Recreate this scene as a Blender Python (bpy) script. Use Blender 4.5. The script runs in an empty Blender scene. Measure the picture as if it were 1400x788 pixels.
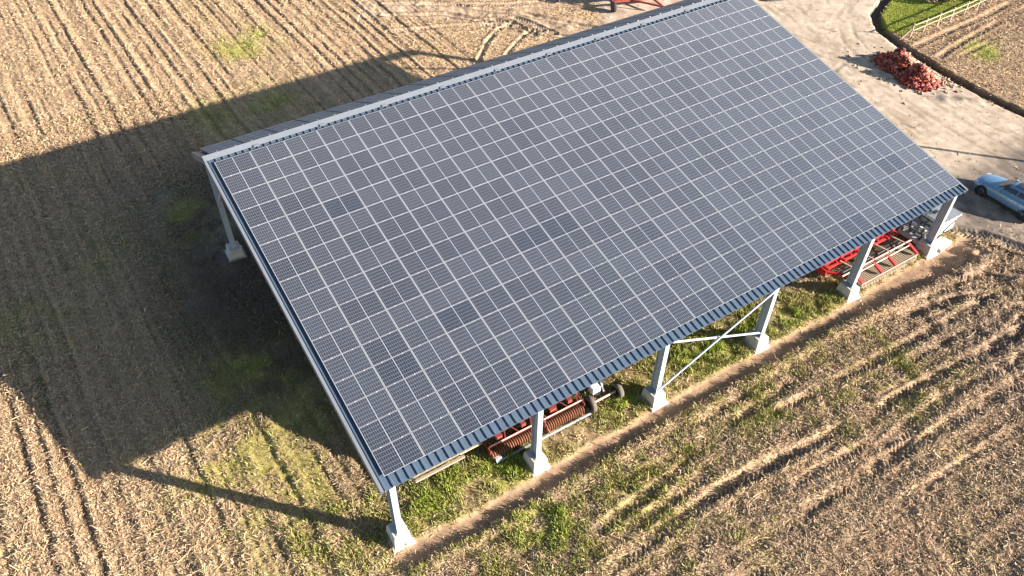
import bpy, bmesh, math, random
import numpy as np
from mathutils import Vector, Matrix

random.seed(7)
RNG = np.random.default_rng(11)
scene = bpy.context.scene
COL = scene.collection

# ------------------------------------------------------------------ materials
def mat(name, col, rough=0.6, metal=0.0, noise=0.0, nscale=6.0, bump=0.0, spec=0.5, coat=0.0, attr=None):
    m = bpy.data.materials.new(name); m.use_nodes = True
    nt = m.node_tree; b = nt.nodes['Principled BSDF']
    b.inputs['Roughness'].default_value = rough
    b.inputs['Metallic'].default_value = metal
    b.inputs['Specular IOR Level'].default_value = spec
    b.inputs['Coat Weight'].default_value = coat
    tc = nt.nodes.new('ShaderNodeTexCoord')
    n = nt.nodes.new('ShaderNodeTexNoise'); n.inputs['Scale'].default_value = nscale
    n.inputs['Detail'].default_value = 6; n.inputs['Roughness'].default_value = 0.65
    nt.links.new(tc.outputs['Object'], n.inputs['Vector'])
    mr = nt.nodes.new('ShaderNodeMapRange')
    mr.inputs['From Min'].default_value = 0.25; mr.inputs['From Max'].default_value = 0.75
    mr.inputs['To Min'].default_value = 1 - noise; mr.inputs['To Max'].default_value = 1 + noise
    nt.links.new(n.outputs['Fac'], mr.inputs['Value'])
    mx = nt.nodes.new('ShaderNodeMix'); mx.data_type = 'RGBA'; mx.blend_type = 'MULTIPLY'
    mx.inputs['Factor'].default_value = 1
    if attr:
        a = nt.nodes.new('ShaderNodeAttribute'); a.attribute_name = attr
        nt.links.new(a.outputs['Color'], mx.inputs['A'])
    else:
        mx.inputs['A'].default_value = (*col, 1)
    nt.links.new(mr.outputs['Result'], mx.inputs['B'])
    nt.links.new(mx.outputs['Result'], b.inputs['Base Color'])
    if attr == 'Col' and name == 'ground_surface':
        n2 = nt.nodes.new('ShaderNodeTexNoise'); n2.inputs['Scale'].default_value = 5.5; n2.inputs['Detail'].default_value = 9; n2.inputs['Roughness'].default_value = 0.85
        nt.links.new(tc.outputs['Object'], n2.inputs['Vector'])
        m2 = nt.nodes.new('ShaderNodeMapRange'); m2.inputs['From Min'].default_value = .34; m2.inputs['From Max'].default_value = .66; m2.inputs['To Min'].default_value = .58; m2.inputs['To Max'].default_value = 1.38
        nt.links.new(n2.outputs['Fac'], m2.inputs['Value'])
        x2 = nt.nodes.new('ShaderNodeMix'); x2.data_type = 'RGBA'; x2.blend_type = 'MULTIPLY'; x2.inputs['Factor'].default_value = 1
        nt.links.new(mx.outputs['Result'], x2.inputs['A']); nt.links.new(m2.outputs['Result'], x2.inputs['B']); nt.links.new(x2.outputs['Result'], b.inputs['Base Color'])
        n = n2
    if bump:
        bp = nt.nodes.new('ShaderNodeBump'); bp.inputs['Strength'].default_value = bump
        bp.inputs['Distance'].default_value = 0.05 if name == 'ground_surface' else 0.02
        nt.links.new(n.outputs['Fac'], bp.inputs['Height'])
        nt.links.new(bp.outputs['Normal'], b.inputs['Normal'])
    return m

M = {}
M['sheet'] = mat('blue_coated_steel', (0.062, 0.092, 0.135), 0.45, 0.0, 0.12, 3.0)
M['flash'] = mat('pale_flashing', (0.145, 0.162, 0.19), 0.5, 0.0, 0.08, 2.0)
M['galv'] = mat('galvanised_steel', (0.34, 0.395, 0.465), 0.6, 0.0, 0.12, 9.0)
M['concrete'] = mat('pale_concrete', (0.44, 0.42, 0.39), 0.9, 0, 0.32, 3.0, 0.5)
M['alu'] = mat('panel_frame_aluminium', (0.29, 0.305, 0.34), 0.45, 0.1, 0.04)
M['clamp'] = mat('bright_clamp', (0.42, 0.43, 0.46), 0.4, 0.1)
M['red'] = mat('red_machine_paint', (0.42, 0.018, 0.022), 0.45, 0, 0.2, 7.0)
M['fadedred'] = mat('faded_red_paint', (0.20, 0.035, 0.03), 0.75, 0, 0.35, 9.0)
M['palered'] = mat('dusty_pale_tube', (0.55, 0.36, 0.31), 0.6, 0, 0.3, 6.0)
M['rust'] = mat('rusty_iron', (0.20, 0.085, 0.045), 0.75, 0.1, 0.4, 12.0)
M['tine'] = mat('dusty_tines', (0.30, 0.235, 0.155), 0.8, 0, 0.35, 15.0)
M['spring'] = mat('grey_springs', (0.16, 0.155, 0.14), 0.6, 0.3, 0.3, 10.0)
M['black'] = mat('black_paint', (0.018, 0.018, 0.02), 0.5, 0, 0.3, 8.0)
M['tyre'] = mat('dusty_tyre', (0.10, 0.085, 0.07), 0.9, 0, 0.3, 10.0)
M['cartyre'] = mat('black_tyre', (0.02, 0.02, 0.021), 0.85, 0, 0.2, 10.0)
M['rim'] = mat('dark_alloy', (0.09, 0.09, 0.10), 0.35, 0.6)
M['greymach'] = mat('grey_machine_paint', (0.40, 0.42, 0.43), 0.5, 0.1, 0.15, 5.0)
M['whitemetal'] = mat('white_sheet_metal', (0.62, 0.62, 0.62), 0.45, 0.1, 0.1, 4.0)
M['wood'] = mat('pale_wood', (0.46, 0.37, 0.22), 0.8, 0, 0.25, 8.0)
M['whitewood'] = mat('white_painted_wood', (0.31, 0.25, 0.19), 0.7, 0, 0.12, 8.0)
M['tarp'] = mat('dark_tarpaulin', (0.035, 0.04, 0.04), 0.55, 0, 0.3, 2.0, 0.2)
M['carpaint'] = mat('pale_blue_car_paint', (0.13, 0.25, 0.395), 0.3, 0.2, 0.02, 3.0, coat=0.6)
M['glass'] = mat('dark_car_glass', (0.03, 0.035, 0.045), 0.06, 0, 0.05, 2.0, spec=0.6)
M['lamp'] = mat('headlamp_lens', (0.5, 0.55, 0.6), 0.1, 0.2)
M['chassis'] = mat('black_plastic', (0.015, 0.015, 0.016), 0.7)
M['soil'] = mat('ground_surface', (1, 1, 1), 0.95, 0, 0.42, 14.0, 0.9, spec=0.15, attr='Col')
M['yardsoil'] = mat('compacted_dirt', (1, 1, 1), 0.95, 0, 0.16, 9.0, 0.35, spec=0.15, attr='Col')
M['straw'] = mat('straw_pieces', (1, 1, 1), 0.85, 0, 0.1, 3.0, spec=0.2, attr='Col')
M['grass'] = mat('grass_blades', (1, 1, 1), 0.7, 0, 0.1, 3.0, spec=0.25, attr='Col')
M['heap'] = mat('red_heap_pieces', (1, 1, 1), 0.75, 0, 0.2, 9.0, attr='Col')
M['leaf'] = mat('shrub_leaves', (1, 1, 1), 0.7, 0, 0.2, 9.0, attr='Col')
M['bark'] = mat('pole_timber', (0.16, 0.12, 0.08), 0.9, 0, 0.3, 9.0)

def cell_material(name, dark, rough=0.24, spec=2.0, sheen=0.29, tint=None):
    """photovoltaic cells of one module: 18 x 6 half cells, white seam in the middle, seen through textured glass"""
    m = bpy.data.materials.new(name); m.use_nodes = True
    nt = m.node_tree; L = nt.links.new; b = nt.nodes['Principled BSDF']
    tc = nt.nodes.new('ShaderNodeTexCoord'); sx = nt.nodes.new('ShaderNodeSeparateXYZ')
    L(tc.outputs['UV'], sx.inputs[0])
    def mth(op, a, bb=None, c=None):
        n = nt.nodes.new('ShaderNodeMath'); n.operation = op
        for i, v in enumerate((a, bb, c)):
            if v is None: continue
            if isinstance(v, (int, float)): n.inputs[i].default_value = v
            else: L(v, n.inputs[i])
        return n.outputs[0]
    ax = mth('ABSOLUTE', sx.outputs[0])
    seam = mth('LESS_THAN', ax, 0.012)
    fx = mth('FRACT', mth('DIVIDE', mth('SUBTRACT', ax, 0.016), 0.0945))
    fy = mth('FRACT', mth('DIVIDE', mth('ADD', sx.outputs[1], 0.546), 0.182))
    gx = mth('LESS_THAN', mth('ABSOLUTE', mth('SUBTRACT', fx, 0.5)), 0.435)
    gy = mth('LESS_THAN', mth('ABSOLUTE', mth('SUBTRACT', fy, 0.5)), 0.452)
    cell = mth('MULTIPLY', gx, gy)
    cell = mth('MULTIPLY', cell, mth('SUBTRACT', 1.0, seam))
    inf = nt.nodes.new('ShaderNodeObjectInfo')
    ramp = nt.nodes.new('ShaderNodeMix'); ramp.data_type = 'RGBA'
    if dark:
        ramp.inputs['A'].default_value = (0.007, 0.009, 0.015, 1); ramp.inputs['B'].default_value = (0.010, 0.013, 0.02, 1)
    else:
        ramp.inputs['A'].default_value = (0.004, 0.005, 0.009, 1); ramp.inputs['B'].default_value = (0.022, 0.025, 0.033, 1)
    if tint: ramp.inputs['A'].default_value, ramp.inputs['B'].default_value = tint
    L(inf.outputs['Random'], ramp.inputs['Factor'])
    gap = nt.nodes.new('ShaderNodeMix'); gap.data_type = 'RGBA'
    gap.inputs['A'].default_value = (0.145, 0.155, 0.185, 1)
    L(cell, gap.inputs['Factor']); L(ramp.outputs['Result'], gap.inputs['B'])
    sm = nt.nodes.new('ShaderNodeMix'); sm.data_type = 'RGBA'
    sm.inputs['B'].default_value = (0.34, 0.36, 0.40, 1)
    L(seam, sm.inputs['Factor']); L(gap.outputs['Result'], sm.inputs['A'])
    # a thin uneven film of dust
    n = nt.nodes.new('ShaderNodeTexNoise'); n.inputs['Scale'].default_value = 0.35; n.inputs['Detail'].default_value = 5
    ge = nt.nodes.new('ShaderNodeNewGeometry'); L(ge.outputs['Position'], n.inputs['Vector'])
    dm = nt.nodes.new('ShaderNodeMix'); dm.data_type = 'RGBA'; dm.inputs['B'].default_value = (0.36, 0.37, 0.40, 1)
    L(mth('MULTIPLY', n.outputs['Fac'], 0.008 if dark else 0.022), dm.inputs['Factor'])
    L(sm.outputs['Result'], dm.inputs['A'])
    L(dm.outputs['Result'], b.inputs['Base Color'])
    b.inputs['Roughness'].default_value = rough
    b.inputs['Specular IOR Level'].default_value = spec
    b.inputs['Coat Weight'].default_value = 0.6 if spec > 1 else 0; b.inputs['Coat Roughness'].default_value = .12; b.inputs['Coat IOR'].default_value = 1.6
    b.inputs['Sheen Weight'].default_value = sheen * (.5 if dark else 1); b.inputs['Sheen Roughness'].default_value = 0.45
    b.inputs['Sheen Tint'].default_value = (.95, .96, 1, 1)
    return m
M['cells'] = cell_material('solar_cells', False)
M['cellsdark'] = cell_material('solar_cells_dark', True)
M['cellssky'] = cell_material('solar_cells_sky_tint', False, 0.7, 0.1, 0.3, ((.026, .042, .072, 1), (.034, .054, .086, 1)))  # far slope: reflected sky blue painted into a matt base colour

# ------------------------------------------------------------------ object helpers
def tag(o, label=None, cat=None, group=None, kind=None):
    if label: o['label'] = label
    if cat: o['category'] = cat
    if group: o['group'] = group
    if kind: o['kind'] = kind
    return o
def empty(name, loc, label, cat, group=None, rz=0):
    o = bpy.data.objects.new(name, None); COL.objects.link(o)
    o.location = loc; o.rotation_euler = (0, 0, rz); o.empty_display_size = 0.3
    return tag(o, label, cat, group)

class MB:
    """collects shapes (given in world or local space) into ONE mesh"""
    def __init__(s): s.v = []; s.f = []; s.sm = []
    def add(s, vs, fs, smooth=False):
        k = len(s.v); s.v += [tuple(p) for p in vs]
        s.f += [tuple(k + i for i in q) for q in fs]; s.sm += [smooth] * len(fs); return s
    def box(s, c, d, R=None):
        x, y, z = (q / 2 for q in d); c = Vector(c)
        P = [Vector((a * x, b * y, e * z)) for a in (-1, 1) for b in (-1, 1) for e in (-1, 1)]
        if R is not None: P = [R @ p for p in P]
        return s.add([p + c for p in P], [(0, 1, 3, 2), (4, 6, 7, 5), (0, 4, 5, 1), (2, 3, 7, 6), (0, 2, 6, 4), (1, 5, 7, 3)])
    def beam(s, a, b, w, h, up=(0, 0, 1)):
        a, b = Vector(a), Vector(b); d = (b - a); L = d.length; x = d.normalized()
        y = Vector(up).cross(x)
        if y.length < 1e-4: y = Vector((0, 1, 0)).cross(x)
        y.normalize(); z = x.cross(y)
        R = Matrix((x, y, z)).transposed()
        return s.box((a + b) / 2, (L, w, h), R)
    def tube(s, a, b, r, n=12, r2=None, cap=True):
        a, b = Vector(a), Vector(b); x = (b - a).normalized()
        y = x.orthogonal().normalized(); z = x.cross(y); r2 = r if r2 is None else r2
        V = []
        for P, q in ((a, r), (b, r2)):
            V += [P + q * (math.cos(t) * y + math.sin(t) * z) for t in (2 * math.pi * i / n for i in range(n))]
        s.add(V, [(i, (i + 1) % n, n + (i + 1) % n, n + i) for i in range(n)], True)
        if cap: s.add(V, [tuple(range(n - 1, -1, -1)), tuple(range(n, 2 * n))])
        return s
    def lathe(s, c, axis, prof, n=24):
        """prof: (along axis, radius); closed ring profile"""
        c = Vector(c); x = Vector(axis).normalized(); y = x.orthogonal().normalized(); z = x.cross(y); m = len(prof)
        V = [c + a * x + r * (math.cos(t) * y + math.sin(t) * z) for t in (2 * math.pi * i / n for i in range(n)) for a, r in prof]
        F = [(i * m + j, i * m + (j + 1) % m, ((i + 1) % n) * m + (j + 1) % m, ((i + 1) % n) * m + j) for i in range(n) for j in range(m)]
        return s.add(V, F, True)
    def grid(s, rows, smooth=True, closed=False):
        m = len(rows[0]); V = [p for r in rows for p in r]; F = []
        for i in range(len(rows) - 1):
            for j in range(m - 1 if not closed else m):
                F.append((i * m + j, i * m + (j + 1) % m, (i + 1) * m + (j + 1) % m, (i + 1) * m + j))
        return s.add(V, F, smooth)
    def mesh(s, name, m, org=(0, 0, 0), uv=False):
        me = bpy.data.meshes.new(name)
        o = Vector(org)
        me.from_pydata([Vector(p) - o for p in s.v], [], s.f)
        me.polygons.foreach_set('use_smooth', s.sm)
        me.materials.append(m); me.validate()
        if uv:
            l = me.uv_layers.new(name='UVMap')
            for i, q in enumerate(me.loops): l.data[i].uv = me.vertices[q.vertex_index].co.xy
        bm = bmesh.new(); bm.from_mesh(me); bmesh.ops.recalc_face_normals(bm, faces=bm.faces); bm.to_mesh(me); bm.free()
        return me
    def part(s, name, m, parent, org=None, label=None, bevel=0):
        """child mesh of a thing; shapes are in the parent's local space"""
        o = bpy.data.objects.new(name, s.mesh(name, m)); COL.objects.link(o); o.parent = parent
        if label: o['label'] = label
        if bevel:
            bv = o.modifiers.new('edge', 'BEVEL'); bv.width = bevel; bv.segments = 2
        return o
    def top(s, name, m, org, label=None, cat=None, group=None, kind=None):
        o = bpy.data.objects.new(name, s.mesh(name, m, org)); COL.objects.link(o); o.location = org
        return tag(o, label, cat, group, kind)
def copy_tree(o, parent=None):
    c = o.copy(); COL.objects.link(c)
    if parent: c.parent = parent
    for ch in o.children: copy_tree(ch, c)
    return c
def fast_mesh(name, V, F, m, cols=None, smooth=False):
    """numpy mesh: V (n,3), F (m,k)"""
    me = bpy.data.meshes.new(name); n, k = F.shape
    me.vertices.add(len(V)); me.vertices.foreach_set('co', np.ascontiguousarray(V, np.float32).ravel())
    me.loops.add(n * k); me.loops.foreach_set('vertex_index', np.ascontiguousarray(F, np.int32).ravel())
    me.polygons.add(n); me.polygons.foreach_set('loop_start', np.arange(0, n * k, k, dtype=np.int32))
    if smooth: me.polygons.foreach_set('use_smooth', np.ones(n, bool))
    if cols is not None:
        a = me.color_attributes.new('Col', 'FLOAT_COLOR', 'POINT')
        c = np.ones((len(V), 4), np.float32); c[:, :3] = cols
        a.data.foreach_set('color', c.ravel())
    me.update(calc_edges=True); me.materials.append(m)
    return me

# ------------------------------------------------------------------ camera, sun, sky
Mw = np.array([[0.84490171, -0.37080346, 0.38554622], [-0.53485958, -0.59658464, 0.59834104], [0.00814402, -0.71175246, -0.70238317]])
CP, RP, PITCH = 1.7626, 1.142, math.radians(12)
cam_d = bpy.data.cameras.new('camera'); cam = bpy.data.objects.new('camera', cam_d); COL.objects.link(cam)
R = Matrix([[Mw[i, 0], -Mw[i, 1], -Mw[i, 2]] for i in range(3)])
cam.matrix_world = Matrix.Translation((-5.1552, -16.9538, 32.116)) @ R.to_4x4()
cam_d.sensor_width = 36; cam_d.lens = 1104.77 / 1400 * 36; cam_d.clip_end = 6000; cam_d.clip_start = 0.5
scene.camera = cam

KX, KY = -2.10, 2.22                       # shadow offset on the ground per metre of height
SUN_EL = math.atan(1 / math.hypot(KX, KY))
sun_az = math.atan2(-KX, -KY)              # compass bearing (from +Y, clockwise)
sd = bpy.data.lights.new('sun', 'SUN'); so = bpy.data.objects.new('sun', sd); COL.objects.link(so)
sd.energy = 5.0; sd.angle = math.radians(0.6); sd.color = (1.0, 0.90, 0.785)
so.rotation_euler = Vector((KX, KY, -1)).to_track_quat('-Z', 'Y').to_euler(); so.location = (60, -60, 40)
w = bpy.data.worlds.new('World'); scene.world = w; w.use_nodes = True
nt = w.node_tree; sky = nt.nodes.new('ShaderNodeTexSky'); sky.sky_type = 'NISHITA'; sky.sun_disc = False
sky.sun_elevation = SUN_EL; sky.sun_rotation = sun_az; sky.altitude = 50; sky.air_density = 1.0; sky.dust_density = 0.6; sky.ozone_density = 0.8
nt.links.new(sky.outputs[0], nt.nodes['Background'].inputs[0]); nt.nodes['Background'].inputs[1].default_value = 0.054
scene.view_settings.view_transform = 'Standard'; scene.view_settings.look = 'None'
scene.view_settings.exposure = 2.0; scene.view_settings.gamma = 1
scene.render.engine = 'CYCLES'; scene.cycles.max_bounces = 6; scene.cycles.use_denoising = True

# ------------------------------------------------------------------ terrain functions
def vn(x, y, s):
    xi = np.floor(x).astype(np.int64); yi = np.floor(y).astype(np.int64); fx = x - xi; fy = y - yi
    fx = fx * fx * (3 - 2 * fx); fy = fy * fy * (3 - 2 * fy)
    def h(a, b):
        k = (a * 374761393 + b * 668265263 + s * 974634533) & 0xffffffff
        k = ((k ^ (k >> 13)) * 1274126177) & 0xffffffff
        k = ((k ^ (k >> 15)) * 2246822519) & 0xffffffff
        return ((k ^ (k >> 16)) & 0xffff) / 65535.0
    a = h(xi, yi); b = h(xi + 1, yi); c = h(xi, yi + 1); d = h(xi + 1, yi + 1)
    return (a * (1 - fx) + b * fx) * (1 - fy) + (c * (1 - fx) + d * fx) * fy
def fbm(x, y, sc, s, o=4):
    r = 0; a = 0.5; t = 0
    for i in range(o):
        r = r + a * vn(x / sc + 17.3 * i, y / sc - 9.1 * i, s + i); t += a; a *= 0.55; sc *= 0.5
    return r / t
def sst(e0, e1, x):
    t = np.clip((x - e0) / (e1 - e0), 0, 1); return t * t * (3 - 2 * t)
def seg_dist(x, y, pts):
    """distance to a polyline, arc length and signed side"""
    D = np.full(x.shape, 1e9); S = np.zeros(x.shape); G = np.zeros(x.shape); acc = 0
    for (ax, ay), (bx, by) in zip(pts[:-1], pts[1:]):
        dx, dy = bx - ax, by - ay; L = math.hypot(dx, dy)
        t = np.clip(((x - ax) * dx + (y - ay) * dy) / (L * L), 0, 1)
        px, py = x - ax - t * dx, y - ay - t * dy; d = np.hypot(px, py); k = d < D
        D = np.where(k, d, D); S = np.where(k, acc + t * L, S); G = np.where(k, np.sign(px * dy - py * dx) * d, G); acc += L
    return D, S, G
def poly_in(x, y, pts):
    """signed distance, positive inside"""
    D, _, _ = seg_dist(x, y, pts + [pts[0]]); ins = np.zeros(x.shape, bool)
    for (ax, ay), (bx, by) in zip(pts, pts[1:] + [pts[0]]):
        if ay == by: continue
        ins ^= ((ay > y) != (by > y)) & (x < (bx - ax) * (y - ay) / (by - ay) + ax)
    return np.where(ins, D, -D)

DITCH = [(70, 26.2), (60.4, 23.8), (57.4, 22.3), (55.5, 20.1), (54.75, 17.6), (54.4, 15.2), (53.95, 12.2), (53.8, 8.9), (54.0, 6), (54.5, 0), (55, -12)]
YARD = [(36.9, 2.2), (38.2, 0.2), (39.6, -2.2), (41.5, -5), (44, -11), (54.4, -11), (54, 6), (53.8, 9), (53.9, 12), (54.4, 15), (54.7, 17.5), (55.4, 20),
        (57.4, 22.3), (60.4, 23.8), (70, 26.2), (72, 45), (44, 45), (38, 36.5), (36, 33), (30, 24), (30, 10)]
LAWN = [(56.2, 18.5), (55.75, 20.0), (57.7, 21.9), (60.6, 23.4), (70, 25.7), (78, 26), (78, 19.6), (66, 18.7)]
RUTS = [   # polyline, half width, depth, lugs
    ([(22, 46.2), (26.05, 43.9), (28.76, 40.9), (31.5, 38.1), (33.4, 35.3), (35, 33)], 0.30, 0.10, 0),
    ([(21, 44.3), (25.6, 41.7), (28.75, 37.3), (31.56, 33.7), (33, 31.5)], 0.30, 0.10, 0),
    ([(22.6, 31.8), (24.14, 33.7), (26.34, 35.9), (28.35, 37.2), (29.6, 37.3)], 0.25, 0.08, 0),
    ([(25.6, 32), (26.63, 33.3), (27.9, 34.2), (30.16, 35.5)], 0.25, 0.08, 0),
    ([(20, 41.5), (25, 39.6), (28, 37.9), (31, 35)], 0.28, 0.09, 1),
    ([(24.5, 44.5), (28, 42.3), (31, 40.5), (35, 39)], 0.28, 0.09, 1),
    ([(27.2, 39.2), (28.6, 38.6), (29.6, 37.0), (30, 34.5)], 0.25, 0.09, 1),
    ([(28.8, 39.4), (30.0, 38.6), (30.8, 36.8), (31.6, 34)], 0.25, 0.09, 1),
    ([(54.9, 16.7), (60.45, 17.0), (64.6, 17.1), (71.8, 17.7), (80, 18.5)], 0.28, 0.10, 1),
    ([(55.2, 14.5), (58, 15.0), (61.1, 15.4), (69.5, 16.2), (80, 17)], 0.28, 0.12, 1),
    ([(57, 13.8), (63, 14.1), (72, 15)], 0.22, 0.06, 1),
    ([(7, -4.3), (16.1, -3.5), (21.9, -3.95), (28, -4.3), (37, -4.6)], 0.26, 0.07, 1),
    ([(9, -5.0), (17, -4.3), (23, -4.7), (31, -5.4), (40, -6)], 0.24, 0.06, 1),
    ([(6, -6.0), (14, -5.6), (22, -6.3), (30, -6.7), (40, -7.3)], 0.30, 0.08, 1),
    ([(-2, -7.4), (8.9, -6.8), (11.8, -7.0), (20, -7.3), (26, -7.6), (40, -8.6)], 0.24, 0.06, 1),
    ([(4, -8.4), (14, -8.3), (22, -8.6), (34, -9.2)], 0.30, 0.07, 1),
    ([(3, -10.2), (14.1, -10.3), (23, -10.4), (34, -11)], 0.20, 0.06, 0),
    ([(29, -2.7), (33, -3.4), (37, -5.2), (41, -8.5)], 0.32, 0.13, 1),
    ([(33.5, -2.4), (37.2, -3.2), (39.4, -5.6), (41.5, -9)], 0.32, 0.13, 1),
    ([(12, -5.5), (20, -5.9), (28, -6.3)], 0.42, 0.07, 1),
    ([(21, -8.2), (30, -7.3), (37, -6.3)], 0.42, 0.07, 1),
    ([(8, -9.2), (15, -9.3), (25, -9.6)], 0.40, 0.06, 1),
    ([(16, -3.0), (22, -3.1), (28, -3.3)], 0.36, 0.06, 1),
    ([(37.4, 1.0), (39.2, -0.8), (40.4, -3.5), (42, -7)], 0.45, 0.12, 1),
]
WORN = [(-4.6, 30.6, 1.6, .9), (-1.9, 29.0, .8, .6), (-.9, 21.5, 1.2, 1.5), (-2.6, 18.5, 1.0, .7), (.2, 24.5, .9, 1.6), (-7.2, 33, 1.0, .6)]
MARKS = [[(50.5, 33), (48.5, 24), (47, 15), (46, 8), (45.5, 2), (44, -6)], [(57, 27), (52.5, 21.5), (49.3, 15), (48.4, 8), (48, 0), (47, -8)], [(62, 27), (55, 24), (51.5, 20), (49, 18), (44, 17)], [(52, 32), (51.5, 26), (49, 20), (45, 12), (43, 6), (41, 1)], [(46, 30), (48, 22), (51, 10), (51.5, 2), (50, -6)]]
PLUMP = [(37.2, -1.4, 0.55, 0.30), (38.1, -1.9, 0.6, 0.28), (36.9, -2.3, 0.5, 0.22), (39.3, -1.8, 0.5, 0.2), (36.9, 0.5, 0.5, 0.18), (37.9, 0.0, 0.5, 0.16), (50.8, 10.3, 0.5, 0.16), (51.4, 9.7, 0.5, 0.16), (51.9, 9.2, 0.45, 0.14), (52.4, 8.8, .4, .1)]

def ground(x, y):
    """height and albedo of the ground at world x, y; also the masks used for litter and grass"""
    n1 = fbm(x, y, 3.0, 1); n2 = fbm(x, y, 0.9, 5); n3 = fbm(x, y, 9.0, 9); n4 = fbm(x, y, 0.35, 14, 2); n5 = fbm(x, y, 1.8, 23)
    wob = (n1 - 0.5) * 1.6 + (n2 - 0.5) * 0.8
    yard = sst(-0.5, 0.6, poly_in(x, y, YARD) + wob)
    lawn = sst(-0.05, 0.12, poly_in(x, y, LAWN) + (n2 - .5) * 0.3)
    dd, ds, dg = seg_dist(x, y, DITCH)
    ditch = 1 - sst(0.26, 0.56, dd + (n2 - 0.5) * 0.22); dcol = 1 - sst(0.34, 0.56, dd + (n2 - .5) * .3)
    pc = -0.98 + 0.35 * (fbm(x, y * 0, 5.0, 31) - 0.5) - 0.25 * sst(27, 36, x)
    pw = 0.41 + 0.25 * (n5 - 0.5) + 0.40 * sst(25, 36, x)
    path = (1 - sst(pw - 0.12, pw + 0.22, np.abs(y - pc) + (n2 - .5) * 0.35)) * sst(-1.3, 0.2, x + (n1 - .5)) * (1 - sst(37.5, 39, x))
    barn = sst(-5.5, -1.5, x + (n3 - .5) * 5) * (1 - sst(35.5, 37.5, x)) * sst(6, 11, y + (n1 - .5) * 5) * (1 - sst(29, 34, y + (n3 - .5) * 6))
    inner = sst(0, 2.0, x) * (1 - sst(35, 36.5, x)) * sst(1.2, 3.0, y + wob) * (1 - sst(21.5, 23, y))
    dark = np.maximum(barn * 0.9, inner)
    south = (1 - sst(-2.2, -1.3, y)) * (1 - yard)
    strip = (1 - sst(1.0, 3.0, y)) * sst(-2.0, -1.2, y) * sst(-3, 0, x) * (1 - sst(35, 37, x))
    mud = sst(27, 33, x + (n3 - .5) * 6) * (1 - sst(43, 46, x)) * (1 - sst(-1.9, -1.2, y)) * (1 - yard * 0.6) * sst(-13, -7, y + (n3 - .5) * 6)
    east = sst(54.4, 54.9, x) * (1 - sst(17, 18.2, y)) * (1 - ditch)
    rowsmask = (1 - south) * (1 - yard) * (1 - lawn) * (1 - path) * (1 - east) * (1 - strip) * (1 - dark * 0.75) * (1 - sst(22, 27, x + (n3 - .5) * 4))
    rowsmask = np.clip(rowsmask, 0, 1)
    xr = x + 0.03 * (y - 30) + (n1 - .5) * 0.22 + (n2 - .5) * .16
    tro, _, _ = seg_dist(x, y, [(21, 46), (25.8, 42.8), (28.75, 39.1), (31.5, 36), (34, 33.5), (38, 30)]); trod = 1 - sst(1.0, 2.6, tro + wob * .8)
    trod = np.maximum(trod, sst(27, 31, x + wob) * sst(35.5, 38, y + wob) * (1 - sst(43, 45, y)) * .8) * (1 - yard)
    rows = 0.5 + 0.5 * np.cos(2 * np.pi * xr / 0.76); rows2 = 0.5 + 0.5 * np.cos(2 * np.pi * xr / 1.52 + 1.0); rows4 = vn(xr / 0.76, y / 30, 77)
    fr_ = (xr / 0.80) % 1; rid = np.floor(xr / 0.80); amp = vn(rid * 7.7 + .5, y / 9 + rid * 3.1, 99) * (.45 + .75 * vn(rid * 3.3, y / 2.2 + rid, 98)); calm = 1 - .8 * np.clip(barn * 1.3, 0, 1); furrow = np.exp(-((fr_ - .5) / .13) ** 2) * (.10 + 1.2 * sst(.22, .62, amp)) * rowsmask * calm; crest = np.exp(-((fr_ - .82) / .13) ** 2) * (.3 + amp) * rowsmask * calm
    # ---- height
    xz_ = 0
    z = (n3 - 0.5) * 0.10 * (1 - yard) * (1 - inner) + (n2 - 0.5) * 0.06 + (n4 - 0.5) * 0.035 * (1 - yard * .7)
    z = z * (1 - 0.65 * yard) * (1 - 0.6 * lawn)
    z = z + rowsmask * ((rows - .5) * 0.035 * (.3 + 1.4 * n5) + (rows2 - .5) * 0.045 + (rows4 - .5) * .10 + (fbm(x, y, .5, 41, 3) - .5) * .09) * (0.5 + 1.0 * n1)
    z = z + trod * (fbm(x, y, .8, 53, 3) - .5) * .22
    z = z - furrow * .06 + crest * .045
    z = z - 0.10 * path
    bank = np.exp(-((y - pc + pw + 0.42) / 0.28) ** 2) * sst(-1, 1, x) * (1 - sst(37, 38.5, x))
    z = z + bank * (0.10 + 0.26 * n5 * (0.5 + sst(16, 32, x)))
    rough = fbm(x, y, 0.55, 41, 3); rough2 = fbm(x, y, 1.3, 47, 3)
    z = z + south * ((rough - .5) * 0.145 + (n2 - .5) * 0.10) + mud * ((rough2 - .5) * 0.34 + (rough - .5) * 0.22)
    yy = y + .035 * x; comb = fbm(x * .10, yy, .42, 111, 3); comb2 = fbm(x * .16 + 40, yy, .9, 117, 3)
    z = z + south * (1 - mud * .5) * ((comb - .5) * .13 + (comb2 - .5) * .09)
    z = z + strip * (1 - path) * (rough - .4) * 0.10
    lugc = np.zeros(x.shape); rut = np.zeros(x.shape)
    for pts, hw, dep, lug in RUTS:
        xs = [p[0] for p in pts]; ys = [p[1] for p in pts]
        k = (x > min(xs) - 1) & (x < max(xs) + 1) & (y > min(ys) - 1) & (y < max(ys) + 1)
        if not k.any(): continue
        d, s, g = seg_dist(x[k], y[k], pts); d = d + (n1[k] - .5) * 0.2
        ends = sst(0, 1.2, s) * (0.15 + 0.85 * sst(0.34, 0.5, fbm(s, s * 0 + dep * 90, 4.0, 61)))
        hw = hw + (.07 if lug else 0); ends = np.maximum(ends, .75 * (ys[0] > 25))
        ins = (1 - sst(hw * 0.7, hw, d)) * ends
        berm = np.exp(-((d - hw - 0.1) / 0.1) ** 2) * ends
        zz = -dep * 1.0 * ins + dep * .85 * berm
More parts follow.
